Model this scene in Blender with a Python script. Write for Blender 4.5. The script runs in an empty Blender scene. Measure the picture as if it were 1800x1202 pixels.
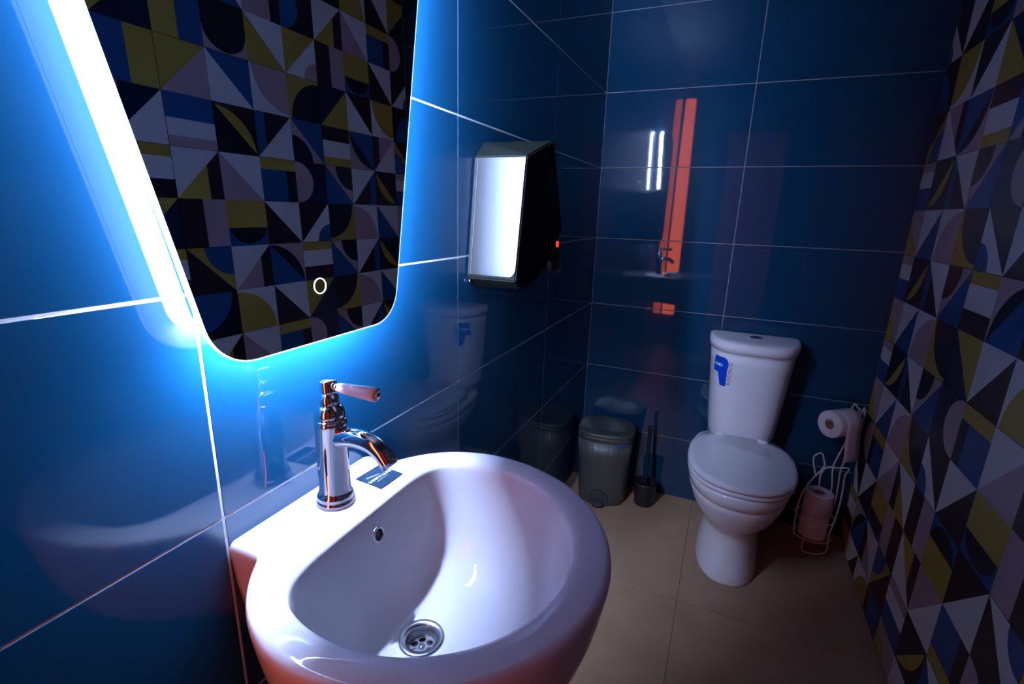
import bpy, bmesh, math, random
from math import sin, cos, pi, sqrt
from mathutils import Vector, Matrix
random.seed(4)
S = bpy.context.scene
COL = S.collection

# ------------------------------------------------------------------ camera
cam_d = bpy.data.cameras.new('camera')
cam_d.sensor_width = 36.0
cam_d.lens = 862.4 / 1800 * 36.0
cam_d.clip_start = 0.01
cam = bpy.data.objects.new('camera', cam_d)
COL.objects.link(cam)
YAW, PIT, ROL = 0.4096, 0.2600, 0.0292
fw = Vector((-sin(YAW) * cos(PIT), cos(YAW) * cos(PIT), -sin(PIT)))
rt = Vector((cos(YAW), sin(YAW), 0))
up = rt.cross(fw)
rt2 = rt * cos(ROL) + up * sin(ROL)
up2 = -rt * sin(ROL) + up * cos(ROL)
M = Matrix.Identity(4)
for i in range(3):
    M[i][0], M[i][1], M[i][2] = rt2[i], up2[i], -fw[i]
M[0][3], M[1][3], M[2][3] = 0.5703, 0.0, 1.3015
cam.matrix_world = M
S.camera = cam

# ------------------------------------------------------------------ world, exposure
w = bpy.data.worlds.new('world'); S.world = w
w.use_nodes = True
w.node_tree.nodes['Background'].inputs[0].default_value = (0, 0, 0, 1)
w.node_tree.nodes['Background'].inputs[1].default_value = 0.0
S.view_settings.view_transform = 'Standard'
S.view_settings.look = 'None'
S.view_settings.gamma = 1.0
S.view_settings.use_curve_mapping = False
S.view_settings.exposure = 0.0
LED = 900.0           # radiance of the strips behind the mirror
ORANGE = 7.5        # radiance of the added lamp in the corridor

# room numbers
XR, YB, YF, ZC = 1.15, 2.2425, -0.50, 2.52
ROWS = [0.0, 0.297, 0.597, 0.897, 1.197, 1.497, 1.797, 2.097, 2.397, ZC]

# ------------------------------------------------------------------ materials
def mat(name, base, rough=0.5, metal=0.0, spec=None, ior=1.5, coat=0.0, crough=0.03, cior=1.5,
        emit=None, estr=0.0, trans=0.0):
    m = bpy.data.materials.new(name); m.use_nodes = True
    b = m.node_tree.nodes['Principled BSDF']
    b.inputs['Base Color'].default_value = (*base, 1)
    b.inputs['Roughness'].default_value = rough
    b.inputs['Metallic'].default_value = metal
    b.inputs['IOR'].default_value = ior
    if spec is not None: b.inputs['Specular IOR Level'].default_value = spec
    b.inputs['Coat Weight'].default_value = coat
    b.inputs['Coat Roughness'].default_value = crough
    b.inputs['Coat IOR'].default_value = cior
    b.inputs['Transmission Weight'].default_value = trans
    if emit:
        b.inputs['Emission Color'].default_value = (*emit, 1)
        b.inputs['Emission Strength'].default_value = estr
    return m

def noise_bump(m, scale, strength, dist=0.001, detail=4):
    nt = m.node_tree; b = nt.nodes['Principled BSDF']
    tc = nt.nodes.new('ShaderNodeTexCoord'); n = nt.nodes.new('ShaderNodeTexNoise')
    n.inputs['Scale'].default_value = scale; n.inputs['Detail'].default_value = detail
    bp = nt.nodes.new('ShaderNodeBump'); bp.inputs['Strength'].default_value = strength
    bp.inputs['Distance'].default_value = dist
    nt.links.new(tc.outputs['Object'], n.inputs['Vector'])
    nt.links.new(n.outputs['Fac'], bp.inputs['Height'])
    nt.links.new(bp.outputs['Normal'], b.inputs['Normal'])
    return m

def noise_color(m, c1, c2, scale, detail=6):
    nt = m.node_tree; b = nt.nodes['Principled BSDF']
    tc = nt.nodes.new('ShaderNodeTexCoord'); n = nt.nodes.new('ShaderNodeTexNoise')
    n.inputs['Scale'].default_value = scale; n.inputs['Detail'].default_value = detail
    r = nt.nodes.new('ShaderNodeValToRGB')
    r.color_ramp.elements[0].color = (*c1, 1); r.color_ramp.elements[0].position = 0.3
    r.color_ramp.elements[1].color = (*c2, 1); r.color_ramp.elements[1].position = 0.7
    nt.links.new(tc.outputs['Object'], n.inputs['Vector'])
    nt.links.new(n.outputs['Fac'], r.inputs['Fac'])
    nt.links.new(r.outputs['Color'], b.inputs['Base Color'])
    return m

M_BLUE = mat('blue_glaze', (0.0030, 0.0370, 0.088), rough=0.32, spec=0.025, coat=1.0, crough=0.025, cior=1.55)
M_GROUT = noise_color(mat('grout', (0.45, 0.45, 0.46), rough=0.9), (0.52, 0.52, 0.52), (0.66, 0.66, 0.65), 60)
M_GROUT_DIM = mat('dimmed_grout', (0.22, 0.22, 0.22), rough=0.9)  # same grout, darkened so the back wall joints look dimmer
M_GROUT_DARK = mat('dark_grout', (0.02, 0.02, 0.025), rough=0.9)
M_FLOOR = noise_bump(noise_color(mat('floor_stone', (0.3, 0.22, 0.16), rough=0.45),
                     (0.34, 0.205, 0.12), (0.40, 0.245, 0.145), 9), 220, 0.06)
M_FGROUT = mat('floor_grout', (0.10, 0.07, 0.05), rough=0.9)
M_CEIL = mat('ceiling_paint', (0.20, 0.20, 0.21), rough=0.9)
M_DARKWALL = mat('dark_paint', (0.03, 0.03, 0.04), rough=0.7)
M_ORWALL = mat('orange_paint', (0.55, 0.14, 0.05), rough=0.8)
M_CERAMIC = mat('white_ceramic', (0.80, 0.80, 0.83), rough=0.5, spec=0.0, coat=1.0, crough=0.02, cior=1.55)
M_SEAT = mat('white_plastic', (0.74, 0.75, 0.78), rough=0.25, coat=0.6, crough=0.05)
M_CHROME = mat('chrome', (0.82, 0.83, 0.85), rough=0.03, metal=1.0)
M_STEEL = mat('brushed_steel', (0.55, 0.57, 0.60), rough=0.25, metal=1.0)
M_MIRROR = mat('mirror_silver', (0.90, 0.92, 0.93), rough=0.004, metal=1.0)
M_GLASS = mat('glass_painted_glow', (0.85, 0.95, 0.95), rough=0.0, trans=1.0, ior=1.1, emit=(0.75, 0.9, 1.0), estr=0.9)  # emission painted in as the bright edge line; the rim is no lamp
LED_COL = (0.47, 0.61, 1.0)
M_LED = mat('led_diffuser', (0.9, 0.9, 0.9), rough=0.6, emit=LED_COL, estr=LED)
M_LED_LOW = mat('led_diffuser_dimmer', (0.9, 0.9, 0.9), rough=0.6, emit=LED_COL, estr=LED * 0.10)
M_BACK = mat('mirror_backing', (0.12, 0.12, 0.13), rough=0.7)
M_RING = mat('button_ring', (0.9, 0.9, 0.9), rough=0.5, emit=(0.8, 0.9, 1.0), estr=1.6)
M_BLACK = mat('black_plastic', (0.012, 0.013, 0.014), rough=0.35)
M_BLACKMATT = noise_bump(mat('black_textured', (0.005, 0.007, 0.006), rough=0.6, spec=0.08), 900, 0.25, 0.0004)
M_PLATE = mat('satin_steel_plate', (0.088, 0.092, 0.096), rough=0.33, metal=1.0)
M_RED = mat('red_indicator', (0.6, 0.02, 0.02), rough=0.4, emit=(1.0, 0.03, 0.02), estr=2.0)
M_BIN = noise_bump(mat('bin_plastic', (0.055, 0.060, 0.052), rough=0.42), 700, 0.3, 0.0006)
M_BINDK = mat('bin_pedal', (0.035, 0.04, 0.042), rough=0.4)
M_BAG = mat('blue_bag', (0.02, 0.10, 0.55), rough=0.3)
M_PAPER = noise_bump(mat('tissue', (0.78, 0.70, 0.72), rough=0.95), 350, 0.5, 0.0015)
M_CORE = mat('cardboard', (0.35, 0.22, 0.15), rough=0.9)
M_WIRE = mat('white_wire', (0.75, 0.73, 0.72), rough=0.35)
M_HANDLE = mat('white_lever', (0.82, 0.72, 0.72), rough=0.2, coat=1.0)
M_LOGO = mat('blue_print', (0.005, 0.07, 0.62), rough=0.4)
M_LOGO2 = mat('pale_print', (0.25, 0.45, 0.80), rough=0.4)
M_INK = mat('black_print', (0.02, 0.02, 0.03), rough=0.5)
M_STICK = noise_color(mat('navy_sticker', (0.02, 0.07, 0.16), rough=0.35), (0.003, 0.012, 0.028), (0.012, 0.033, 0.060), 130)
M_WPRINT = mat('white_print', (0.85, 0.87, 0.9), rough=0.5)
M_HOLE = mat('dark_hole', (0.004, 0.004, 0.005), rough=0.6)
M_ORLAMP = mat('added_orange_shade', (0.7, 0.2, 0.05), rough=0.7, emit=(1.0, 0.15, 0.055), estr=ORANGE)
M_WOOD = noise_color(mat('door_veneer', (0.05, 0.03, 0.025), rough=0.5), (0.035, 0.02, 0.017), (0.07, 0.04, 0.03), 12)
PAL = {'W': (0.82, 0.81, 0.80), 'Y': (0.46, 0.31, 0.05), 'P': (0.52, 0.35, 0.38), 'B': (0.018, 0.09, 0.27),
       'K': (0.008, 0.009, 0.02), 'M': (0.030, 0.012, 0.018), 'N': (0.009, 0.014, 0.05)}
M_PAT = {k: mat('print_' + n, PAL[k], rough=0.40, spec=0.3, coat=0.12, crough=0.08) for k, n in
         zip('WYPBKMN', ('white', 'mustard', 'mauve', 'blue', 'black', 'maroon', 'navy'))}

# ------------------------------------------------------------------ helpers
def link(name, me, m, parent=None, smooth=False, loc=None):
    o = bpy.data.objects.new(name, me); COL.objects.link(o)
    if m is not None and len(me.materials) == 0: me.materials.append(m)
    if smooth:
        for p in me.polygons: p.use_smooth = True
    if parent is not None: o.parent = parent
    if loc is not None: o.location = loc
    return o

def pyd(name, v, f, m, parent=None, smooth=False, loc=None, fix=True):
    me = bpy.data.meshes.new(name); me.from_pydata([tuple(a) for a in v], [], f)
    if fix:
        bm = bmesh.new(); bm.from_mesh(me); bmesh.ops.recalc_face_normals(bm, faces=bm.faces); bm.to_mesh(me); bm.free()
    me.update()
    return link(name, me, m, parent, smooth, loc)

def box(name, x0, x1, y0, y1, z0, z1, m, parent=None, bev=0.0, seg=2):
    bm = bmesh.new()
    bmesh.ops.create_cube(bm, size=1.0)
    for v in bm.verts:
        v.co = Vector((x0 + (v.co.x + .5) * (x1 - x0), y0 + (v.co.y + .5) * (y1 - y0), z0 + (v.co.z + .5) * (z1 - z0)))
    if bev > 0: bmesh.ops.bevel(bm, geom=bm.edges[:], offset=bev, segments=seg, affect='EDGES', profile=0.5)
    me = bpy.data.meshes.new(name); bm.to_mesh(me); bm.free()
    return link(name, me, m, parent)

def loft(name, rings, m, parent=None, cap0=True, cap1=True, smooth=True, closed=True):
    n = len(rings[0]); v = [p for r in rings for p in r]; f = []
    for i in range(len(rings) - 1):
        for j in range(n if closed else n - 1):
            a, b = i * n + j, i * n + (j + 1) % n
            f.append((a, b, b + n, a + n))
    if cap0: f.append(tuple(range(n))[::-1])
    if cap1: f.append(tuple(range((len(rings) - 1) * n, len(rings) * n)))
    return pyd(name, v, f, m, parent, smooth)

def lathe(name, prof, c, m, parent=None, n=40, axis='Z', cap0=True, cap1=True, smooth=True):
    rings = []
    for r, h in prof:
        ring = []
        for j in range(n):
            a = 2 * pi * j / n
            p = Vector((r * cos(a), r * sin(a), h))
            if axis == 'X': p = Vector((p.z, p.x, p.y))
            ring.append(p + Vector(c))
        rings.append(ring)
    return loft(name, rings, m, parent, cap0, cap1, smooth)

def catmull(pts, k=6, closed=False):
    P = [Vector(p) for p in pts]; n = len(P); out = []
    rng = n if closed else n - 1
    for i in range(rng):
        g = (lambda q: P[q % n]) if closed else (lambda q: P[max(0, min(n - 1, q))])
        p0, p1, p2, p3 = g(i - 1), g(i), g(i + 1), g(i + 2)
        for s in range(k):
            t = s / k
            out.append(0.5 * ((2 * p1) + (p2 - p0) * t + (2 * p0 - 5 * p1 + 4 * p2 - p3) * t * t + (3 * p1 - p0 - 3 * p2 + p3) * t ** 3))
    if not closed: out.append(P[-1].copy())
    return out

def tube(name, pts, r, m, parent=None, n=10, k=6, closed=False, spline=True, radii=None):
    P = catmull(pts, k, closed) if spline else [Vector(p) for p in pts]
    L = len(P); rings = []
    ref = None
    for i in range(L):
        a = P[(i - 1) % L] if (closed or i > 0) else P[0]
        b = P[(i + 1) % L] if (closed or i < L - 1) else P[-1]
        t = (b - a).normalized()
        if ref is None:
            ref = t.orthogonal().normalized()
        ref = (ref - t * ref.dot(t)).normalized()
        bi = t.cross(ref)
        rr = r if radii is None else radii(i / (L - 1))
        rings.append([P[i] + (ref * cos(2 * pi * j / n) + bi * sin(2 * pi * j / n)) * rr for j in range(n)])
    if closed:
        rings.append(rings[0])
        return loft(name, rings, m, parent, False, False)
    return loft(name, rings, m, parent)

def empty(name, loc, label, cat, group=None):
    o = bpy.data.objects.new(name, None); COL.objects.link(o); o.location = loc
    o.empty_display_size = 0.05
    o['label'] = label; o['category'] = cat
    if group: o['group'] = group
    bpy.context.view_layer.update()
    return o

def adopt(root):
    """children were built in world coordinates: keep them there"""
    bpy.context.view_layer.update()
    for c in root.children: c.matrix_parent_inverse = root.matrix_world.inverted()

def tag(o, label, cat, group=None):
    o['label'] = label; o['category'] = cat
    if group: o['group'] = group
    return o

def text_mesh(name, s, size, m, parent, M4, extrude=0.0002):
    cu = bpy.data.curves.new(name, 'FONT'); cu.body = s; cu.size = size; cu.extrude = extrude
    cu.align_x = 'CENTER'; cu.align_y = 'CENTER'
    t = bpy.data.objects.new('tmp', cu); COL.objects.link(t)
    dg = bpy.context.evaluated_depsgraph_get()
    me = bpy.data.meshes.new_from_object(t.evaluated_get(dg))
    bpy.data.objects.remove(t)
    me.transform(M4)
    me.materials.clear()
    me.name = name
    return link(name, me, m, parent)

# ------------------------------------------------------------------ room shell
def structure(o, label=None):
    o['kind'] = 'structure'
    if label: o['label'] = label
    return o

G = 0.0015        # half a joint
TH = 0.008        # tile thickness

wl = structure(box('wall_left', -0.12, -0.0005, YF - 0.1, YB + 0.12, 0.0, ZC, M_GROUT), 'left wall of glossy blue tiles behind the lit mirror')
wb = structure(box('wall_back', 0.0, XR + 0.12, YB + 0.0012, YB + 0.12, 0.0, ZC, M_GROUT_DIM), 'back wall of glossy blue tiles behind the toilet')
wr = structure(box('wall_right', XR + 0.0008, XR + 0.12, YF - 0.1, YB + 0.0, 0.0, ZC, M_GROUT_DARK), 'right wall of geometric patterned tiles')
fl = structure(box('floor', -0.9, XR + 0.12, -2.0, YB + 0.12, -0.12, -0.001, M_FGROUT), 'brown stone tiled floor')
ce = structure(box('ceiling', -0.9, XR + 0.12, -2.0, YB + 0.12, ZC, ZC + 0.1, M_CEIL))

LY = [YF, -0.248, 0.370, 0.988, 1.612, YB]
for i in range(len(ROWS) - 1):
    z0, z1 = ROWS[i] + G, ROWS[i + 1] - G
    for j in range(len(LY) - 1):
        y0, y1 = LY[j] + G, LY[j + 1] - G
        box('wall_tile', -TH, 0.0, y0, y1, z0, z1, M_BLUE, wl, 0.0008, 1)
BX = [0.0, 0.575, XR]
for i in range(len(ROWS) - 1):
    z0, z1 = ROWS[i] + G, ROWS[i + 1] - G
    for j in range(2):
        box('wall_tile', BX[j] + G, BX[j + 1] - G, YB, YB + TH, z0, z1, M_BLUE, wb, 0.0008, 1)
FX = [-0.0, 0.553, XR]
FY = [-1.242, -0.542, 0.158, 0.858, 1.558, YB]
for i in range(2):
    for j in range(len(FY) - 1):
        box('floor_tile', FX[i] + 0.001, FX[i + 1] - 0.001, FY[j] + 0.001, FY[j + 1] - 0.001, -0.009, 0.0, M_FLOOR, fl, 0.0006, 1)

# ---- patterned tiles: every print field is a face of the tile
def clip_half(poly, a, b, keep_left=True):
    out = []; n = len(poly)
    def sd(p):
        s = (b[0] - a[0]) * (p[1] - a[1]) - (b[1] - a[1]) * (p[0] - a[0])
        return s if keep_left else -s
    for i in range(n):
        p, q = poly[i], poly[(i + 1) % n]; sp, sq = sd(p), sd(q)
        if sp >= -1e-9: out.append(p)
        if (sp > 1e-9 and sq < -1e-9) or (sp < -1e-9 and sq > 1e-9):
            t = sp / (sp - sq); out.append((p[0] + (q[0] - p[0]) * t, p[1] + (q[1] - p[1]) * t))
    return out
def area(p): return 0.5 * sum(p[i][0] * p[(i + 1) % len(p)][1] - p[(i + 1) % len(p)][0] * p[i][1] for i in range(len(p)))
def inter(p, q):
    for i in range(len(q)):
        p = clip_half(p, q[i], q[(i + 1) % len(q)])
        if len(p) < 3: return []
    return p
def minus(p, q):
    out = []; rest = p
    for i in range(len(q)):
        a, b = q[i], q[(i + 1) % len(q)]
        o = clip_half(rest, a, b, False)
        if len(o) > 2 and abs(area(o)) > 1e-7: out.append(o)
        rest = clip_half(rest, a, b, True)
        if len(rest) < 3: break
    return out
def rect(a, b, c, d): return [(a, b), (c, b), (c, d), (a, d)]
UNIT = rect(0, 0, 1, 1)
TUL, TLR = [(0, 0), (1, 1), (0, 1)], [(0, 0), (1, 0), (1, 1)]
TUR, TLL = [(0, 1), (1, 0), (1, 1)], [(0, 0), (1, 0), (0, 1)]
def quarter(c, r, n=12):
    cx, cy, a0 = {'BL': (0, 0, 0), 'BR': (1, 0, 90), 'TR': (1, 1, 180), 'TL': (0, 1, 270)}[c]
    return [(cx, cy)] + [(cx + r * cos(math.radians(a0 + 90 * i / n)), cy + r * sin(math.radians(a0 + 90 * i / n))) for i in range(n + 1)]
def half(cx, cy, rx, ry, a0, n=18):
    return [(cx + rx * cos(math.radians(a0 + 180 * i / n)), cy + ry * sin(math.radians(a0 + 180 * i / n))) for i in range(n + 1)]
def D1(a, b): return [(UNIT, a), (TLR, b)]
def D2(a, b): return [(UNIT, b), (TUR, a)]
def D1r(a, b, c, u): return D1(a, b) + [(inter(TLR, rect(u, 0, 1, 1)), c)]
def HS(a, ha, b, hb, c): return [(UNIT, c), (rect(0, 1 - ha, 1, 1), a), (rect(0, 1 - ha - hb, 1, 1 - ha), b)]
def VS(a, u, b): return [(UNIT, b), (rect(0, 0, u, 1), a)]
def Q(bg, c, k, r): return [(UNIT, bg), (quarter(k, r), c)]
def HD(bg, c): return [(UNIT, bg), (half(0, 0.5, 0.55, 0.5, -90), c)]
def STR(a, b, c): return [(UNIT, b), (rect(0.72, 0, 1, 1), c), (rect(0, 0.74, 1, 1), a)]
def BAND(band, ll, tr): return [(UNIT, band), (TLL, ll), (quarter('TR', 0.62), tr)]
TILES = {
 'A': [[D1r('W', 'Y', 'M', 0.70), D2('W', 'P'), STR('Y', 'B', 'K'), HD('N', 'P')],
       [VS('M', 0.5, 'P'), [(UNIT, 'B'), (rect(0, 0.4, 1, 1), 'Y'), (half(0.5, 0.4, 0.46, 0.36, 180), 'K')], D2('W', 'M'), D1('M', 'W') + [(quarter('BR', 0.45), 'B')]]],
 'B': [[BAND('Y', 'M', 'B'), D1r('W', 'P', 'M', 0.72), [(UNIT, 'P'), (quarter('BL', 0.97, 16), 'K'), (TLL, 'B')], HS('Y', 0.22, 'W', 0.42, 'M')],
       [Q('K', 'B', 'TL', 0.86), Q('W', 'Y', 'BL', 0.95), D2('W', 'M'), D1('Y', 'N')]],
 'C': [[BAND('P', 'B', 'K'), D1r('W', 'M', 'B', 0.75), [(UNIT, 'M'), (quarter('TR', 0.95, 16), 'Y'), (TUR, 'K')], HS('P', 0.2, 'W', 0.33, 'B')],
       [Q('Y', 'K', 'TL', 0.92), Q('W', 'P', 'BL', 0.95), D2('W', 'B'), D1('P', 'Y')]],
 'F': [[D1r('W', 'N', 'Y', 0.75), D2('W', 'B'), STR('Y', 'P', 'K'), HD('K', 'B')],
       [VS('Y', 0.5, 'B'), [(UNIT, 'P'), (rect(0, 0.45, 1, 1), 'K'), (half(0.5, 0.45, 0.49, 0.43, 180), 'K')], D2('W', 'Y'), D1('Y', 'W') + [(quarter('BR', 0.42), 'P')]]],
}
CY, CZ = 0.157, 0.1555          # one printed square
MATS = list('WYPBKMN')
cache = {}
def pattern_tile(kind, rot, clip):
    key = (kind, rot, clip)
    if key in cache: return cache[key]
    g = 0.0008
    W_, H_ = 4 * CY, 2 * CZ
    lim = rect(max(g, clip[0]), max(g, clip[1]), min(W_ - g, clip[2]), min(H_ - g, clip[3]))
    verts, faces, mi = [], [], []
    def add(poly, c):
        base = len(verts)
        for p in poly: verts.append((0.0, p[0], p[1]))
        faces.append(tuple(range(base, base + len(poly)))[::-1]); mi.append(MATS.index(c))
    for r in range(2):
        for c in range(4):
            pieces = []
            for shp, colr in TILES[kind][r][c]:
                shp = inter(shp, UNIT)
                if area(shp) < 1e-6: continue
                nxt = []
                for p, k in pieces:
                    nxt += [(q, k) for q in minus(p, shp)]
                nxt.append((shp, colr)); pieces = nxt
            for p, k in pieces:
                wp = [((c + u) * CY, (1 - r + v) * CZ) for u, v in p]
                if rot: wp = [(W_ - u, H_ - v) for u, v in wp]
                wp = inter(wp, lim)
                if len(wp) > 2 and abs(area(wp)) > 1e-8: add(wp, k)
    # rim of the tile body
    e = lim; base = len(verts)
    for p in e: verts.append((0.0, p[0], p[1]))
    for p in e: verts.append((0.006, p[0], p[1]))
    for i in range(4):
        j = (i + 1) % 4
        faces.append((base + i, base + j, base + 4 + j, base + 4 + i)); mi.append(MATS.index('M'))
    me = bpy.data.meshes.new('pattern_tile'); me.from_pydata(verts, [], faces)
    for k in MATS: me.materials.append(M_PAT[k])
    for p, i in zip(me.polygons, mi): p.material_index = i
    me.update(); cache[key] = me
    return me
def cy(c): return 1.1805 + CY * (c - 2)
def rz(r): return 1.344 - CZ * (r - 5)
LAY = {-2: ['A', 'Cr', 'F', 'C', 'B'], 0: ['C', 'Fr', 'B', 'F', 'A'], 2: ['B', 'A', 'Fr', 'Cr', 'Br'], 4: ['Ar', 'C', 'B', 'A', 'C'],
       6: ['F', 'A', 'B', 'B', 'C'], 8: ['Cr', 'Br', 'C', 'A', 'C'], 10: ['A', 'F', 'Fr', 'Ar', 'A'], 12: ['B', 'Cr', 'A', 'C', 'B'],
       -4: ['B', 'F', 'C', 'A', 'Cr']}
for r, kinds in LAY.items():
    for k, c in zip(kinds, (-11, -7, -3, 1, 5)):
        y0, z0 = cy(c), rz(r + 2)
        clip = (max(0, YF + 0.002 - y0), max(0, 0.002 - z0), min(4 * CY, YB - 0.002 - y0), min(2 * CZ, ZC - 0.002 - z0))
        if clip[2] - clip[0] < 0.01 or clip[3] - clip[1] < 0.01: continue
        clip = tuple(round(v, 4) for v in clip)
        link('wall_tile', pattern_tile(k[0], len(k) > 1, clip), None, wr, loc=(XR - 0.0012, y0, z0))

# front wall behind the camera with the way out, and the corridor beyond it
wf = structure(box('wall_front', 0.135, 0.40, YF - 0.09, YF, 0.0, ZC, M_DARKWALL))
structure(box('wall_front', 0.92, XR, YF - 0.09, YF, 0.0, ZC, M_DARKWALL))
structure(box('wall_front', 0.40, 0.92, YF - 0.09, YF, 2.05, ZC, M_DARKWALL))
tr = structure(box('trim_1', 0.40, 0.425, YF - 0.09, YF + 0.012, 0.0, 2.05, M_WOOD, None, 0.002))
structure(box('trim_2', 0.895, 0.92, YF - 0.09, YF + 0.012, 0.0, 2.05, M_WOOD, None, 0.002))
structure(box('trim_3', 0.425, 0.895, YF - 0.09, YF + 0.012, 2.025, 2.05, M_WOOD, None, 0.002))
structure(box('wall_corridor_end', -0.9, XR + 0.12, -2.0, -1.9, 0.0, ZC, M_ORWALL))
structure(box('wall_corridor_side', -0.9, -0.8, -1.9, YF - 0.1, 0.0, ZC, M_ORWALL))
structure(box('wall_corridor_return', -0.8, -0.12, YF - 0.14, YF - 0.1, 0.0, ZC, M_DARKWALL))
structure(box('wall_corridor_far', XR + 0.02, XR + 0.12, -1.9, YF - 0.1, 0.0, ZC, M_ORWALL))
lampo = empty('added_column_lamp', (0.045, -0.78, 0.0), 'tall orange column lamp added in the corridor to make the orange glow and reflections', 'lamp')  # unseen lamp, added as the source of the orange reflections
lathe('lamp_base', [(0.0, 0.0), (0.09, 0.0), (0.09, 0.018), (0.03, 0.03), (0.012, 0.045), (0.012, 0.32)], (0.045, -0.78, 0.0), M_BLACK, lampo, 28)
lathe('lamp_shade', [(0.060, 0.32), (0.060, 1.0), (0.056, 1.6), (0.046, 2.36)], (0.045, -0.78, 0.0), M_ORLAMP, lampo, 24)
lathe('lamp_cap', [(0.050, 2.36), (0.050, 2.375), (0.0, 2.38)], (0.045, -0.78, 0.0), M_BLACK, lampo, 24)
adopt(lampo)

# ------------------------------------------------------------------ mirror
def rounded_outline(pts, r, n=10):
    out = []
    N = len(pts)
    for i in range(N):
        p, a, b = Vector(pts[i]), Vector(pts[i - 1]), Vector(pts[(i + 1) % N])
        u, v = (a - p).normalized(), (b - p).normalized()
        ang = u.angle(v); d = r / math.tan(ang / 2)
        c = p + (u + v).normalized() * (r / sin(ang / 2))
        s, e = p + u * d - c, p + v * d - c
        a0 = math.atan2(s.y, s.x); a1 = math.atan2(e.y, e.x)
        da = (a1 - a0 + pi) % (2 * pi) - pi
        for k in range(n + 1):
            t = a0 + da * k / n
            out.append((c.x + r * cos(t), c.y + r * sin(t)))
    return out
MO = Vector((0.054, 0.515, 1.40))
MC = [(0.351, 1.117), (0.672, 1.117), (0.8195, 1.885), (0.191, 1.885)]
def inset(d):
    c = [Vector(p) for p in MC]; N = 4; lines = []
    for i in range(N):
        a, b = c[i], c[(i + 1) % N]; t = (b - a).normalized(); nrm = Vector((-t.y, t.x))
        lines.append((a + nrm * d, t))
    out = []
    for i in range(N):
        p, u = lines[i - 1]; q, v = lines[i]
        den = u.x * v.y - u.y * v.x; w_ = q - p
        s = (w_.x * v.y - w_.y * v.x) / den
        out.append(tuple(p + u * s))
    return out
mir = empty('wall_mirror', MO, 'tapered round-cornered mirror on blue tiles, edge-lit with white light', 'mirror')
def slab(name, outl, x0, x1, m, parent, smooth=False):
    n = len(outl)
    return loft(name, [[(x0, p[0], p[1]) for p in outl], [(x1, p[0], p[1]) for p in outl]], m, parent, True, True, smooth)
R0 = 0.062
mgl = slab('mirror_glass', rounded_outline(inset(0.0018), R0 - 0.0018), 0.0525, 0.0540, M_MIRROR, mir)
slab('backing', rounded_outline(inset(0.0022), R0 - 0.0022), 0.0495, 0.0524, M_BACK, mir)
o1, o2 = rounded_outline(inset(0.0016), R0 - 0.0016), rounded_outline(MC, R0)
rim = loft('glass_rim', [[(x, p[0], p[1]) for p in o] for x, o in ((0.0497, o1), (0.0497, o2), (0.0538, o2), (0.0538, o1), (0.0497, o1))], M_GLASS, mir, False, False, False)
IN = 0.025
slab('housing', rounded_outline(inset(IN + 0.003), R0 - IN + 0.006), 0.009, 0.0494, M_BACK, mir)
# light strips run round the housing, one strip on each side
ol = rounded_outline(inset(IN), R0 - IN + 0.004, 8)
n_ = len(ol)
il = rounded_outline(inset(IN + 0.0028), R0 - IN + 0.003, 8)
LX0, LX1 = 0.033, 0.044
per = len(ol) // 4
for s in range(4):
    ids = [(s * per + 4 + k) % n_ for k in range(per + 1)]
    LX0 = 0.003 if s == 3 else 0.031
    rr = [[(LX0, il[i][0], il[i][1]), (LX0, ol[i][0], ol[i][1]), (LX1, ol[i][0], ol[i][1]), (LX1, il[i][0], il[i][1])] for i in ids]
    st = loft('light_strip', rr, M_LED_LOW if s == 3 else M_LED, mir, True, True, False)
    st['label'] = 'glowing white light strip behind the glass'
btn = tube('touch_button', [(0.0542, 0.511 + 0.0105 * cos(2 * pi * i / 40), 1.1946 + 0.0105 * sin(2 * pi * i / 40)) for i in range(40)], 0.0009, M_RING, mgl, 6, 1, True, False)
btn['label'] = 'small glowing touch ring'
adopt(mir)
q = Vector((1, 0, 0)).rotation_difference(Vector((1, -0.0064, 0.0147)).normalized())
mir.rotation_mode = 'QUATERNION'; mir.rotation_quaternion = q

# ------------------------------------------------------------------ washbasin
SK = empty('washbasin', (0.0, 0.507, 0.80), 'white ceramic wall-hung washbasin with round bowl under the mirror', 'washbasin')
SCX, SCY = 0.235, 0.507
NS = 256
def outer_pt(a):
    dx, dy = cos(a), sin(a)
    # round bowl
    ex, ey = 0.2505, 0.2440
    if dx < 0: ex = 0.213
    t_e = 1 / sqrt((dx / ex) ** 2 + (dy / ey) ** 2)
    # shelf against the wall: half width narrows towards the wall, soft corner
    best = t_e
    hw = 0.140
    cand = []
    if dx < -1e-6:
        tw = (SCX - 0.0005) / -dx
        ty = hw / abs(dy) if abs(dy) > 1e-6 else 9
        # superellipse blend of the rectangular shelf
        p = 50
        ts = ((1 / tw) ** p + (1 / ty) ** p) ** (-1 / p)
        cand.append(ts)
    for c in cand:
        # smooth max
        k = 0.006
        h = max(0, min(1, 0.5 + 0.5 * (c - best) / k))
        best = best * (1 - h) + c * h + k * h * (1 - h)
        lim_ = (SCX - 0.0005) / -dx
        best = min(best, lim_)
    return (SCX + dx * best, SCY + dy * best)
def inner_pt(a):
    cx, cy_ = 0.239, 0.5055
    dx, dy = cos(a), sin(a)
    te = 1 / sqrt((dx / 0.197) ** 2 + (dy / 0.198) ** 2)
    if dx < -1e-6:
        tl = (cx - 0.126) / -dx
        p = 9
        te = ((1 / te) ** p + (1 / tl) ** p) ** (-1 / p)
    return (cx + dx * te, cy_ + dy * te)
angs = [2 * pi * i / NS for i in range(NS)]
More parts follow.
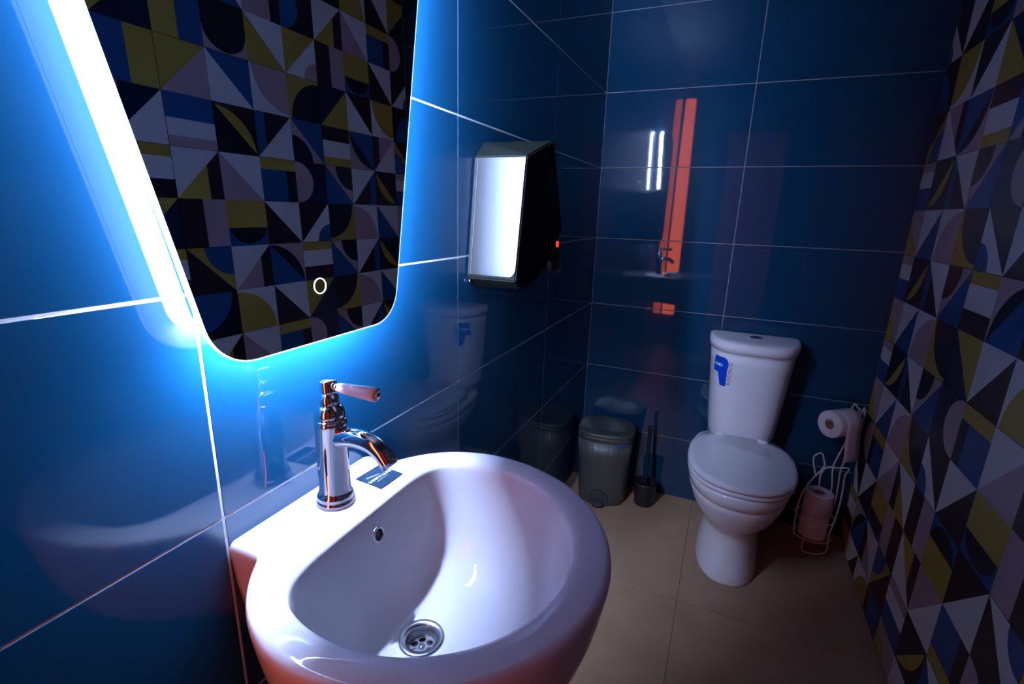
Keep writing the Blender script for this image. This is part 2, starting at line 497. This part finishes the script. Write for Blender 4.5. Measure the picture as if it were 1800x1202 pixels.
for sg in (1, -1):       # keep the two shelf corners crisp
    ca = math.atan2(sg * 0.1385, 0.002 - SCX) % (2 * pi)
    k_ = min(range(NS), key=lambda i: abs(angs[i] - ca)); angs[k_] = ca
OUT = [outer_pt(a) for a in angs]; INN = [inner_pt(a) for a in angs]
DR = (0.217, 0.503, 0.672)
rings = []
def under(s, z):
    r = []
    for x, y in OUT:
        k = min(1, max(0, x / 0.12)); k = k * k * (3 - 2 * k)
        sx = x + (1 - s) * (0.22 - x) * k
        sy = y + (1 - s) * (SCY - y)
        r.append((sx, sy, z))
    return r
for s, z in ((0.30, 0.645), (0.48, 0.650), (0.64, 0.664), (0.77, 0.690), (0.865, 0.722), (0.925, 0.757), (0.965, 0.795), (0.988, 0.828), (0.998, 0.846), (1.0, 0.853)):
    rings.append(under(s, z))
def mixr(t, z):
    return [(o[0] + (i[0] - o[0]) * t, o[1] + (i[1] - o[1]) * t, z) for o, i in zip(OUT, INN)]
rings += [mixr(0.03, 0.8600), mixr(0.09, 0.8640), mixr(0.2, 0.8655), mixr(0.6, 0.8652), mixr(0.85, 0.8640)]
def bowl(s, z):
    return [(DR[0] + (i[0] - DR[0]) * s, DR[1] + (i[1] - DR[1]) * s, z) for i in INN]
for s, z in ((1.0, 0.8615), (0.985, 0.853), (0.972, 0.838), (0.955, 0.812), (0.925, 0.778), (0.87, 0.742), (0.78, 0.712), (0.65, 0.692), (0.5, 0.681), (0.34, 0.6755)):
    rings.append(bowl(s, z))
for rr_, z in ((0.040, 0.6735), (0.0305, 0.6725), (0.0295, 0.640)):
    rings.append([(DR[0] + rr_ * cos(a), DR[1] + rr_ * sin(a), z) for a in angs])
bas = loft('basin', rings, M_CERAMIC, SK, True, False)
# waste: flange, cup, strainer with holes
dz = DR[2]
def ringpts(r, z, n=48): return [(DR[0] + r * cos(2 * pi * i / n), DR[1] + r * sin(2 * pi * i / n), z) for i in range(n)]
dr = loft('drain_flange', [ringpts(0.0345, dz + 0.0005), ringpts(0.0335, dz + 0.0035), ringpts(0.0300, dz + 0.0035), ringpts(0.0235, dz + 0.0015), ringpts(0.0225, dz - 0.004), ringpts(0.0215, dz - 0.016)], M_STEEL, SK, False, False)
# strainer: plate with six holes (outer ring, spokes, centre)
def strainer():
    v, f = [], []
    n, z = 6, dz - 0.015
    seg = 8
    R, rh, rc = 0.0215, 0.0052, 0.0132
    for h in range(n):
        a = 2 * pi * h / n
        cxh, cyh = rc * cos(a), rc * sin(a)
        # sector boundary around this hole: outer arc, inner arc
        bnd = []
        a0, a1 = a - pi / n, a + pi / n
        K = 24
        hole, edge = [], []
        for k in range(K):
            t = 2 * pi * k / K
            d = Vector((cos(a + t), sin(a + t)))
            hole.append((cxh + rh * d.x, cyh + rh * d.y))
            # march to the sector edge
            s = 0.0; p = Vector((cxh, cyh))
            lo, hi = 0.0, 0.05
            for _ in range(30):
                m_ = (lo + hi) / 2; pt = p + d * m_
                ang = (math.atan2(pt.y, pt.x) - a + pi) % (2 * pi) - pi
                inside = 0.0035 < pt.length < R and abs(ang) < pi / n
                if inside: lo = m_
                else: hi = m_
            pt = p + d * lo; edge.append((pt.x, pt.y))
        b = len(v)
        for p in hole: v.append((DR[0] + p[0], DR[1] + p[1], z))
        for p in edge: v.append((DR[0] + p[0], DR[1] + p[1], z))
        for p in hole: v.append((DR[0] + p[0], DR[1] + p[1], z - 0.002))
        for k in range(K):
            k2 = (k + 1) % K
            f.append((b + k, b + k2, b + K + k2, b + K + k))
            f.append((b + k, b + k2, b + 2 * K + k2, b + 2 * K + k))
    return v, f
v_, f_ = strainer()
stn = pyd('strainer', v_, f_, M_STEEL, dr)
lathe('drain_screw', [(0.0, 0.0024), (0.0025, 0.0022), (0.0046, 0.0010), (0.0052, -0.001)], (DR[0], DR[1], dz - 0.0145), M_CHROME, dr, 20)
lathe('drain_well', [(0.0226, -0.018), (0.0226, -0.03), (0.0, -0.03)], (DR[0], DR[1], dz), M_HOLE, dr, 24, cap0=False)
# overflow ring on the inside back of the bowl
ovc = Vector((0.1425, 0.505, 0.829)); nrm = Vector((1, 0, 0.25)).normalized(); tu = Vector((0, 1, 0)); tv = nrm.cross(tu)
ovr = tube('overflow_ring', [ovc + (tu * cos(2 * pi * i / 32) + tv * sin(2 * pi * i / 32)) * 0.0105 for i in range(32)], 0.0024, M_CHROME, SK, 8, 1, True, False)
ring_ = [ovc - nrm * 0.0002 + (tu * cos(2 * pi * i / 32) + tv * sin(2 * pi * i / 32)) * 0.0098 for i in range(32)]
pyd('overflow_hole', ring_, [tuple(range(32))], M_HOLE, ovr)
adopt(SK)
bpy.data.meshes['basin'].update()

# ------------------------------------------------------------------ tap
FXX, FYY, FZ = 0.066, 0.503, 0.8655
FA = empty('basin_tap', (FXX, FYY, FZ), 'polished chrome single-lever tap with white handle on the washbasin', 'tap')
lathe('tap_body', [(0.0285, 0.0), (0.0288, 0.004), (0.0275, 0.008), (0.0262, 0.010), (0.0272, 0.013), (0.0255, 0.017), (0.0238, 0.019), (0.0235, 0.022), (0.0228, 0.024),
                   (0.0226, 0.060), (0.0226, 0.127), (0.0232, 0.128), (0.0236, 0.1305), (0.0232, 0.133), (0.0224, 0.134), (0.0232, 0.1355), (0.0228, 0.138)],
      (FXX, FYY, FZ), M_CHROME, FA, 56, cap1=True)
lathe('tap_dome', [(0.0216, 0.138), (0.0214, 0.146), (0.0200, 0.153), (0.0165, 0.158), (0.0138, 0.1595), (0.0142, 0.161), (0.0146, 0.168), (0.0135, 0.173), (0.0112, 0.175), (0.0108, 0.177)],
      (FXX, FYY, FZ), M_CHROME, FA, 48)
lathe('tap_cap', [(0.0110, 0.177), (0.0122, 0.178), (0.0124, 0.180), (0.0124, 0.194), (0.0118, 0.196), (0.0, 0.1965)], (FXX, FYY, FZ), M_CHROME, FA, 40)
sp = [(FXX + 0.012, FYY, FZ + 0.1095), (FXX + 0.030, FYY, FZ + 0.1135), (FXX + 0.052, FYY, FZ + 0.1155), (FXX + 0.074, FYY, FZ + 0.1125), (FXX + 0.091, FYY, FZ + 0.1030), (FXX + 0.103, FYY, FZ + 0.0890)]
spt = tube('spout', sp, 0.0118, M_CHROME, FA, 28, 10, radii=lambda t: 0.0150 - 0.0020 * t)
d_ = (Vector(sp[-1]) - Vector(sp[-2])).normalized()
e0 = Vector(sp[-1])
tube('spout_nozzle', [e0 - d_ * 0.006, e0 - d_ * 0.0059, e0 - d_ * 0.0005, e0, e0 + d_ * 0.005, e0 + d_ * 0.0051], 0.0128, M_CHROME, spt, 28, 1, spline=False,
     radii=lambda t: (0.0116, 0.0130, 0.0130, 0.0124, 0.0130, 0.0112)[min(5, int(round(t * 5)))])
hz = FZ + 0.1875
tube('lever_stem', [(FXX + 0.010, FYY, hz), (FXX + 0.020, FYY, hz)], 0.0050, M_CHROME, FA, 18, 1, spline=False)
lev = tube('lever_handle', [(FXX + 0.0195 + 0.068 * t, FYY, hz + 0.001 * t) for t in (0, 0.02, 0.1, 0.3, 0.5, 0.7, 0.9, 0.97, 1.0)], 0.008, M_HANDLE, FA, 24, 1, spline=False,
           radii=lambda t: (0.0050, 0.0070, 0.0078, 0.0085, 0.0092, 0.0099, 0.0105, 0.0100, 0.0078)[int(round(t * 8))])
lev['label'] = 'white enamel lever'
tube('lever_tip', [(FXX + 0.0870, FYY, hz + 0.001), (FXX + 0.0905, FYY, hz + 0.001), (FXX + 0.0925, FYY, hz + 0.001)], 0.0052, M_CHROME, lev, 18, 1, spline=False,
     radii=lambda t: (0.0058, 0.0052, 0.002)[int(round(t * 2))])
adopt(FA)

# sticker on the basin shelf
SZ = 0.8663
st = pyd('shelf_sticker', [(0.050, 0.564, SZ), (0.054, 0.619, SZ), (0.109, 0.614, SZ), (0.105, 0.560, SZ),
                           (0.050, 0.564, SZ - 0.0006), (0.054, 0.619, SZ - 0.0006), (0.109, 0.614, SZ - 0.0006), (0.105, 0.560, SZ - 0.0006)],
         [(0, 1, 2, 3), (4, 5, 6, 7), (0, 1, 5, 4), (1, 2, 6, 5), (2, 3, 7, 6), (3, 0, 4, 7)], M_STICK)
tag(st, 'small dark blue square sticker lettered in white on the basin shelf', 'sticker')
ux = Vector((0.004, 0.055, 0)).normalized(); uy = Vector((-ux.y, ux.x, 0))
def frame(org, a, b):
    c = a.cross(b); m_ = Matrix.Identity(4)
    for i in range(3): m_[i][0], m_[i][1], m_[i][2], m_[i][3] = a[i], b[i], c[i], org[i]
    return m_
text_mesh('lettering', 'SANITA LUXE', 0.0083, M_WPRINT, st, frame(Vector((0.081, 0.589, SZ + 0.0003)), ux, uy))
def flat_line(name, a, b, wd, z, m, parent):
    a, b = Vector((*a, z)), Vector((*b, z)); t = (b - a).normalized(); nn = Vector((-t.y, t.x, 0)) * wd / 2
    return pyd(name, [a - nn, b - nn * 0.3, b + nn * 0.3, a + nn], [(0, 1, 2, 3)], m, parent)
flat_line('printed_stroke', (0.066, 0.573), (0.075, 0.596), 0.0014, SZ + 0.0003, M_WPRINT, st)
flat_line('printed_stroke', (0.0875, 0.574), (0.0885, 0.602), 0.0009, SZ + 0.0003, M_WPRINT, st)

# ------------------------------------------------------------------ hand dryer
HDR = empty('hand_dryer', (0.0, 1.10, 1.30), 'black wall-mounted hand dryer with bright steel front plate beside the mirror', 'hand dryer')
# body: bevelled front, tapering back to the wall
bv = [(0.000, 1.064, 1.421), (0.132, 1.064, 1.421), (0.127, 1.030, 1.146), (0.000, 1.030, 1.146),      # front face 0-3
      (0.000, 1.110, 1.459), (0.150, 1.188, 1.468), (0.152, 1.276, 1.256), (0.145, 1.125, 1.143), (0.000, 1.075, 1.118), (0.128, 1.060, 1.124),   # 4-9
      (0.000, 1.330, 1.440), (0.070, 1.330, 1.430), (0.070, 1.330, 1.220), (0.000, 1.330, 1.180)]          # back 10-13
bf = [(0, 1, 2, 3), (0, 4, 5, 1), (1, 5, 6, 7, 9, 2), (3, 2, 9, 8), (4, 10, 11, 5), (5, 11, 12, 6), (6, 12, 13, 7), (7, 13, 8, 9), (10, 13, 12, 11), (0, 3, 8, 13, 10, 4)]
me = bpy.data.meshes.new('dryer_body'); me.from_pydata(bv, [], [])
bm = bmesh.new(); vv = [bm.verts.new(p) for p in bv]
for f in bf: bm.faces.new([vv[i] for i in f])
bmesh.ops.triangulate(bm, faces=bm.faces[:])
bmesh.ops.recalc_face_normals(bm, faces=bm.faces[:])
bmesh.ops.dissolve_limit(bm, angle_limit=0.06, verts=bm.verts[:], edges=bm.edges[:])
bmesh.ops.bevel(bm, geom=[e for e in bm.edges if e.calc_face_angle(0) > 0.25], offset=0.003, segments=2, affect='EDGES')
bm.to_mesh(me); bm.free()
link('dryer_body', me, M_BLACKMATT, HDR)
# steel plate on the front, lower outer corner rounded
def on_front(u, v):      # u along x 0..1, v down 0..1
    x1 = 0.132 + (0.127 - 0.132) * v
    return Vector((0.004 + u * (x1 - 0.006), 1.064 - 0.034 * v, 1.421 - 0.275 * v))
nf = Vector((0, -1, 0.1236)).normalized()
pl = [(0.0, 0.012), (1.0, 0.012), (1.0, 0.90)]
for k in range(7):
    a = pi / 2 * k / 6
    pl.append((0.87 + 0.13 * cos(a), 0.90 + 0.068 * sin(a)))
pl += [(0.0, 0.968)]
f0 = [on_front(*p) + nf * 0.0002 for p in pl]; f1 = [on_front(*p) + nf * 0.0030 for p in pl]
fpl = loft('front_plate', [f0, f1], M_PLATE, HDR, True, True, False)
fpl['label'] = 'satin steel front plate'
pyd('plate_seam', [on_front(0.055, 0.013) + nf * 0.0032, on_front(0.062, 0.013) + nf * 0.0032, on_front(0.062, 0.967) + nf * 0.0032, on_front(0.055, 0.967) + nf * 0.0032], [(0, 1, 2, 3)], M_STEEL, fpl)
lathe('nozzle', [(0.0, -0.052), (0.024, -0.052), (0.028, -0.046), (0.028, -0.006), (0.022, 0.02), (0.0, 0.03)], (0.105, 1.335, 1.190), M_BLACK, HDR, 24)
ind = box('indicator_lamp', 0.1395, 0.1455, 1.268, 1.274, 1.213, 1.228, M_RED, HDR, 0.001)
ind['label'] = 'small red indicator light'
ind.rotation_euler = (0, 0, 0)
lathe('fixing_screw', [(0.0, -0.004), (0.004, -0.004), (0.0045, 0.0), (0.004, 0.004), (0.0, 0.005)], (0.006, 1.034, 1.138), M_CHROME, HDR, 14)
adopt(HDR)

# ------------------------------------------------------------------ toilet
TX = 0.703
TO = empty('toilet', (TX, 1.95, 0.0), 'white ceramic close-coupled toilet with closed lid against the back wall', 'toilet')
def egg(hw, yf, yb, z, n=64, p=2.3, split=0.52):
    ym = yf + (yb - yf) * split; out = []
    for i in range(n):
        a = 2 * pi * i / n; c, s = cos(a), sin(a)
        e = 2 / p
        x = hw * (abs(c) ** e) * (1 if c > 0 else -1)
        if s > 0:   # back, squarer
            eb = 2 / 3.2
            x = hw * (abs(c) ** eb) * (1 if c > 0 else -1)
            y = ym + (yb - ym) * (abs(s) ** eb)
        else:
            y = ym - (ym - yf) * (abs(s) ** e)
        out.append((TX + x, y, z))
    return out
prof = [(0.0, .113, 1.705, 2.12), (0.012, .114, 1.703, 2.12), (0.06, .109, 1.712, 2.12), (0.13, .103, 1.722, 2.13), (0.185, .101, 1.725, 2.14), (0.208, .106, 1.718, 2.15),
        (0.222, .120, 1.702, 2.16), (0.25, .143, 1.680, 2.18), (0.285, .161, 1.660, 2.20), (0.32, .172, 1.647, 2.21), (0.343, .176, 1.642, 2.21),
        (0.346, .174, 1.644, 2.21), (0.350, .179, 1.638, 2.21), (0.372, .183, 1.634, 2.21), (0.388, .184, 1.633, 2.21), (0.396, .180, 1.638, 2.21)]
loft('bowl', [egg(hw, yf, yb, z) for z, hw, yf, yb in prof], M_CERAMIC, TO)
loft('seat', [egg(hw, yf, 2.065, z, split=.55) for z, hw, yf in ((0.3965, .170, 1.650), (0.397, .180, 1.640), (0.403, .184, 1.634), (0.409, .184, 1.634), (0.414, .180, 1.640))], M_SEAT, TO)
loft('lid', [egg(hw, yf, 2.062, z, split=.55) for z, hw, yf in ((0.4145, .172, 1.648), (0.416, .182, 1.637), (0.422, .186, 1.632), (0.430, .186, 1.632), (0.436, .181, 1.638), (0.439, .165, 1.655), (0.441, .12, 1.72))], M_SEAT, TO)
for s in (-1, 1):
    tube('hinge', [(TX + s * 0.095, 2.045, 0.440), (TX + s * 0.060, 2.045, 0.440)], 0.011, M_SEAT, TO, 14, 1, spline=False)
CYB = 2.236
def cis(hw, yf, z, n=48, p=2.6):
    out = []; d = CYB - yf
    for i in range(n + 1):
        a = pi * i / n; c, s = cos(a), sin(a)
        out.append((TX - hw * (abs(c) ** (2 / 3.4)) * (1 if c > 0 else -1), CYB - d * (abs(s) ** (2 / p)) , z))
    return out
cprof = [(0.40, .128, 2.07), (0.43, .134, 2.065), (0.50, .140, 2.056), (0.62, .149, 2.044), (0.74, .158, 2.034), (0.792, .161, 2.030)]
cist = loft('cistern', [cis(hw, yf, z) for z, hw, yf in cprof], M_CERAMIC, TO)
clid = loft('cistern_lid', [cis(hw, yf, z) for z, hw, yf in ((0.793, .160, 2.030), (0.794, .169, 2.016), (0.812, .171, 2.013), (0.826, .170, 2.014), (0.833, .165, 2.022), (0.8365, .155, 2.04), (0.8375, .13, 2.08))], M_CERAMIC, TO)
loft('flush_button', [[(TX + 0.004 + r * 1.0 * cos(2 * pi * i / 32), 2.150 + r * sin(2 * pi * i / 32), z) for i in range(32)] for r, z in ((0.024, 0.8372), (0.024, 0.8405), (0.021, 0.8415), (0.020, 0.8400), (0.001, 0.8405))], M_CHROME, clid)
# printed emblem on the cistern front
def cist_front(x, z):
    for (z0, h0, y0), (z1, h1, y1) in zip(cprof, cprof[1:]):
        if z0 <= z <= z1:
            t = (z - z0) / (z1 - z0); hw = h0 + (h1 - h0) * t; yf = y0 + (y1 - y0) * t
    u = min(0.999, abs(x - TX) / hw)
    c = u ** (3.4 / 2); s = sqrt(max(0, 1 - c * c))
    return CYB - (CYB - yf) * s ** (2 / 2.6)
def decal(name, poly, m, off=0.0012):
    bm = bmesh.new()
    vs = [bm.verts.new((p[0], 0, p[1])) for p in poly]
    bm.faces.new(vs)
    bmesh.ops.triangulate(bm, faces=bm.faces[:])
    bmesh.ops.subdivide_edges(bm, edges=bm.edges[:], cuts=3, use_grid_fill=True)
    for v in bm.verts: v.co.y = cist_front(v.co.x, v.co.z) - off
    bmesh.ops.recalc_face_normals(bm, faces=bm.faces[:])
    me = bpy.data.meshes.new(name); bm.to_mesh(me); bm.free()
    return link(name, me, m, cist)
X0, Z1, SX, SZ_ = 0.5665, 0.766, 0.052, 0.120
def L(u, v): return (X0 + u * SX, Z1 - v * SZ_)
arc = [L(0.62 + 0.38 * sin(pi * k / 12), 0.255 - 0.255 * cos(pi * k / 12)) for k in range(0, 11)]
decal('printed_emblem', [L(0, 0)] + arc + [L(0.93, 0.54), L(0.97, 0.60), L(0.97, 1.0), L(0.56, 1.0), L(0.56, 0.63), L(0.48, 0.565), L(0, 0.555)], M_LOGO)
decal('printed_band', [L(0.03, 0.23), L(0.55, 0.23), L(0.62, 0.285), L(0.55, 0.34), L(0.03, 0.34)], M_LOGO2, 0.0016)
decal('printed_band', [L(0.22, 0.25), L(0.42, 0.25), L(0.42, 0.325), L(0.22, 0.325)], M_WPRINT, 0.0020)
tz = 0.703; txx = X0 + SX * 1.17
tme = text_mesh('printed_lettering', 'ROCOCO', 0.0170, M_INK, cist, frame(Vector((txx, 2.0, tz)), Vector((0, 0, 1)), Vector((-1, 0, 0))))
for v in tme.data.vertices:
    v.co.z = tz + (v.co.z - tz) * 1.25
    v.co.y = cist_front(v.co.x, v.co.z) - 0.0013
adopt(TO)

# ------------------------------------------------------------------ pedal bin
BXC, BYC = 0.150, 2.100
BI = empty('pedal_bin', (BXC, BYC, 0.0), 'dark grey plastic pedal bin with flat lid in the corner', 'bin')
BROT = 0.12
def sup(hx, hy, z, n=56, p=3.0):
    o = []
    for i in range(n):
        a = 2 * pi * i / n; c, s = cos(a), sin(a)
        x = hx * abs(c) ** (2 / p) * (1 if c > 0 else -1); y = hy * abs(s) ** (2 / p) * (1 if s > 0 else -1)
        o.append((BXC + x * cos(BROT) - y * sin(BROT), BYC + x * sin(BROT) + y * cos(BROT), z))
    return o
loft('bin_body', [sup(hx, hy, z) for hx, hy, z in ((.104, .088, 0.0), (.108, .092, .006), (.112, .096, .08), (.118, .101, .22), (.1225, .105, .318))], M_BIN, BI)
for k in range(20):      # vertical ribs of the moulded body on the front half
    a = pi + pi * (k + 0.5) / 20
    def rp(t):
        hx, hy, z = .1085 + (.1225 - .1085) * t, .0925 + (.105 - .0925) * t, 0.085 + 0.225 * t
        c, s = cos(a), sin(a)
        x = (hx + .0004) * abs(c) ** (2 / 3.0) * (1 if c > 0 else -1); y = (hy + .0004) * abs(s) ** (2 / 3.0) * (1 if s > 0 else -1)
        return (BXC + x * cos(BROT) - y * sin(BROT), BYC + x * sin(BROT) + y * cos(BROT), z)
    tube('rib', [rp(0), rp(0.5), rp(1)], 0.0016, M_BIN, BI, 6, 1, spline=False)
loft('rim_band', [sup(hx, hy, z) for hx, hy, z in ((.1235, .106, .318), (.1265, .109, .320), (.1270, .1095, .338), (.124, .107, .341))], M_BIN, BI)
loft('lid', [sup(hx, hy, z) for hx, hy, z in ((.1265, .109, .342), (.1290, .1115, .345), (.1285, .111, .352), (.123, .1055, .358), (.117, .0995, .359), (.113, .096, .3565), (.05, .04, .358))], M_BIN, BI)
box('hinge', BXC - 0.05, BXC + 0.03, BYC + 0.098, BYC + 0.116, 0.335, 0.357, M_BIN, BI, 0.003)
# pedal recess arch and pedal on the front
px, py = BXC - 0.008, BYC - 0.098
arch = [(px - 0.046 + 0.08 * k / 1.0, 0) for k in (0,)]
pts = [(px + 0.046 * cos(pi * k / 14), 0.034 + 0.046 * sin(pi * k / 14)) for k in range(15)]
poly = [(px + 0.046, 0.004)] + pts + [(px - 0.046, 0.004)]
def bin_front(x, z):
    hx = .108 + (.118 - .108) * min(1, z / .22); hy = .092 + (.101 - .092) * min(1, z / .22)
    # local x is close to world x (small turn)
    lx = (x - BXC) * cos(BROT) ; u = min(0.98, abs(lx) / hx)
    ly = -hy * (1 - u ** 3.0) ** (1 / 3.0)
    return BYC + lx * sin(BROT) + ly * cos(BROT), BXC + lx * cos(BROT) - ly * sin(BROT)
a0 = []; a1 = []
for x, z in poly:
    yy, xx = bin_front(x, z); a0.append((xx, yy - 0.0075, z)); a1.append((xx, yy + 0.004, z))
prc = loft('pedal_recess', [a1, a0], M_BINDK, BI, True, True, False)
yy, xx = bin_front(px, 0.02)
lathe('pedal', [(0.0, 0.010), (0.026, 0.010), (0.032, 0.013), (0.032, 0.019), (0.026, 0.022), (0.0, 0.023)], (xx + 0.0, yy - 0.010, 0.0), M_BINDK, prc, 28)
yy, xx = bin_front(BXC + 0.075, 0.314)
bg = tube('bag_edge', [(xx - 0.032, yy - 0.006, 0.3185), (xx - 0.015, yy - 0.009, 0.3150), (xx, yy - 0.006, 0.3135), (xx + 0.014, yy + 0.001, 0.3150), (xx + 0.026, yy + 0.012, 0.3185)], 0.0036, M_BAG, BI, 8, 4)
bg['label'] = 'edge of a blue bag under the lid'
adopt(BI)

# ------------------------------------------------------------------ toilet brush
BR = empty('toilet_brush', (0.345, 2.120, 0.0), 'black toilet brush in its round holder between bin and toilet', 'toilet brush')
lathe('holder', [(0.040, 0.0), (0.044, 0.002), (0.045, 0.006), (0.051, 0.105), (0.053, 0.108), (0.053, 0.113), (0.049, 0.114), (0.047, 0.108), (0.041, 0.012), (0.0, 0.012)], (0.345, 2.120, 0), M_BLACK, BR, 36, cap1=True)
lathe('brush_head', [(0.0, 0.015), (0.030, 0.018), (0.034, 0.05), (0.030, 0.085), (0.012, 0.098)], (0.345, 2.120, 0), M_BLACKMATT, BR, 24)
tube('brush_handle', [(0.345, 2.120, 0.09), (0.342, 2.130, 0.20), (0.338, 2.145, 0.33), (0.337, 2.148, 0.375)], 0.008, M_BLACK, BR, 14, 6, radii=lambda t: 0.0065 + 0.004 * t)
adopt(BR)

# ------------------------------------------------------------------ paper holder and rolls
WH = empty('paper_holder', (1.02, 2.10, 0.0), 'white wire toilet paper holder hung by the patterned wall', 'paper holder')
WR = 0.0028
wires = [
 [(0.981, 2.05, 0.346), (0.963, 2.05, 0.415), (0.985, 2.05, 0.441), (0.999, 2.05, 0.411), (1.001, 2.05, 0.382), (0.969, 2.05, 0.318), (0.947, 2.05, 0.243), (0.943, 2.05, 0.152), (0.949, 2.05, 0.068)],
 [(1.002, 2.05, 0.29), (0.997, 2.05, 0.35), (1.012, 2.05, 0.387), (1.046, 2.05, 0.393), (1.082, 2.05, 0.399), (1.074, 2.05, 0.364), (1.078, 2.05, 0.304), (1.077, 2.05, 0.211), (1.066, 2.05, 0.106), (1.064, 2.05, 0.022), (0.992, 2.05, 0.006), (0.985, 2.05, 0.06)],
 [(1.105, 2.175, 0.600), (1.085, 2.165, 0.48), (1.061, 2.155, 0.384), (1.054, 2.15, 0.339), (1.065, 2.15, 0.232), (1.05, 2.155, 0.06)],
 [(1.125, 2.175, 0.600), (1.115, 2.165, 0.48), (1.091, 2.155, 0.392), (1.081, 2.15, 0.333), (1.085, 2.15, 0.225), (1.075, 2.155, 0.06)],
 [(1.072, 2.16, 0.590), (1.082, 2.16, 0.622), (1.095, 2.165, 0.606), (1.105, 2.175, 0.600)],
 [(1.104, 2.15, 0.582), (1.112, 2.15, 0.615), (1.118, 2.155, 0.582), (1.125, 2.175, 0.600)],
 [(0.985, 2.059, 0.570), (1.034, 2.100, 0.570), (1.085, 2.143, 0.570), (1.108, 2.162, 0.566), (1.115, 2.165, 0.50)],
]
for i, p in enumerate(wires): tube('wire', p, WR, M_WIRE, WH, 8, 6)
def hoop(z, r, cx=1.018, cy_=2.103):
    tube('wire_hoop', [(cx + r * cos(2 * pi * i / 32), cy_ + r * 0.82 * sin(2 * pi * i / 32), z) for i in range(32)], WR, M_WIRE, WH, 8, 1, True, False)
hoop(0.145, 0.072); hoop(0.058, 0.068)
for k in (-1, 0, 1):
    tube('wire', [(1.018 + k * 0.03, 2.045 + 0.006 * abs(k), 0.058), (1.018 + k * 0.03, 2.103, 0.056), (1.018 + k * 0.03, 2.160 - 0.006 * abs(k), 0.058)], WR, M_WIRE, WH, 8, 1, spline=False)
adopt(WH)

def roll(name, c, r, rc, ln, axis, label):
    e = empty(name, c, label, 'toilet paper', 'toilet paper rolls')
    h = ln / 2
    lathe('paper', [(rc, -h), (r - 0.004, -h), (r - 0.001, -h + 0.001), (r, -h + 0.004), (r, h - 0.004), (r - 0.001, h - 0.001), (r - 0.004, h), (rc, h), (rc, -h)], c, M_PAPER, e, 40, axis, False, False)
    lathe('core', [(rc - 0.001, -h + 0.001), (rc - 0.001, h - 0.001)], c, M_CORE, e, 28, axis, False, False)
    return e
r1 = roll('toilet_paper_roll', (1.034, 2.100, 0.556), 0.052, 0.0195, 0.104, 'X', 'opened toilet paper roll with hanging sheet, on top of the wire holder')
sh = []
for k in range(13):
    t = k / 12
    if t < 0.35:
        a = math.radians(90 + 90 * t / 0.35); sh.append((2.100 + 0.0532 * cos(a), 0.556 + 0.0532 * sin(a)))
    else:
        s = (t - 0.35) / 0.65; sh.append((2.0468 - 0.006 * s + 0.003 * sin(s * 6), 0.556 - 0.135 * s))
v0 = [(x, y, z) for y, z in sh for x in (1.010, 1.030, 1.055, 1.083)]
f0 = [(k * 4 + j, k * 4 + j + 1, k * 4 + 5 + j, k * 4 + 4 + j) for k in range(12) for j in range(3)]
hs = pyd('hanging_sheet', v0, f0, M_PAPER, r1, True)
mo = hs.modifiers.new('thickness', 'SOLIDIFY'); mo.thickness = 0.0008; mo.offset = 1
adopt(r1)
r1.rotation_euler = (0, 0, math.radians(40))
r2 = roll('toilet_paper_roll', (1.018, 2.103, 0.206), 0.050, 0.0195, 0.096, 'Z', 'upper spare toilet paper roll standing in the wire basket')
adopt(r2)
r3 = roll('toilet_paper_roll', (1.018, 2.103, 0.1085), 0.050, 0.0195, 0.096, 'Z', 'lower spare toilet paper roll at the bottom of the wire basket')
adopt(r3)
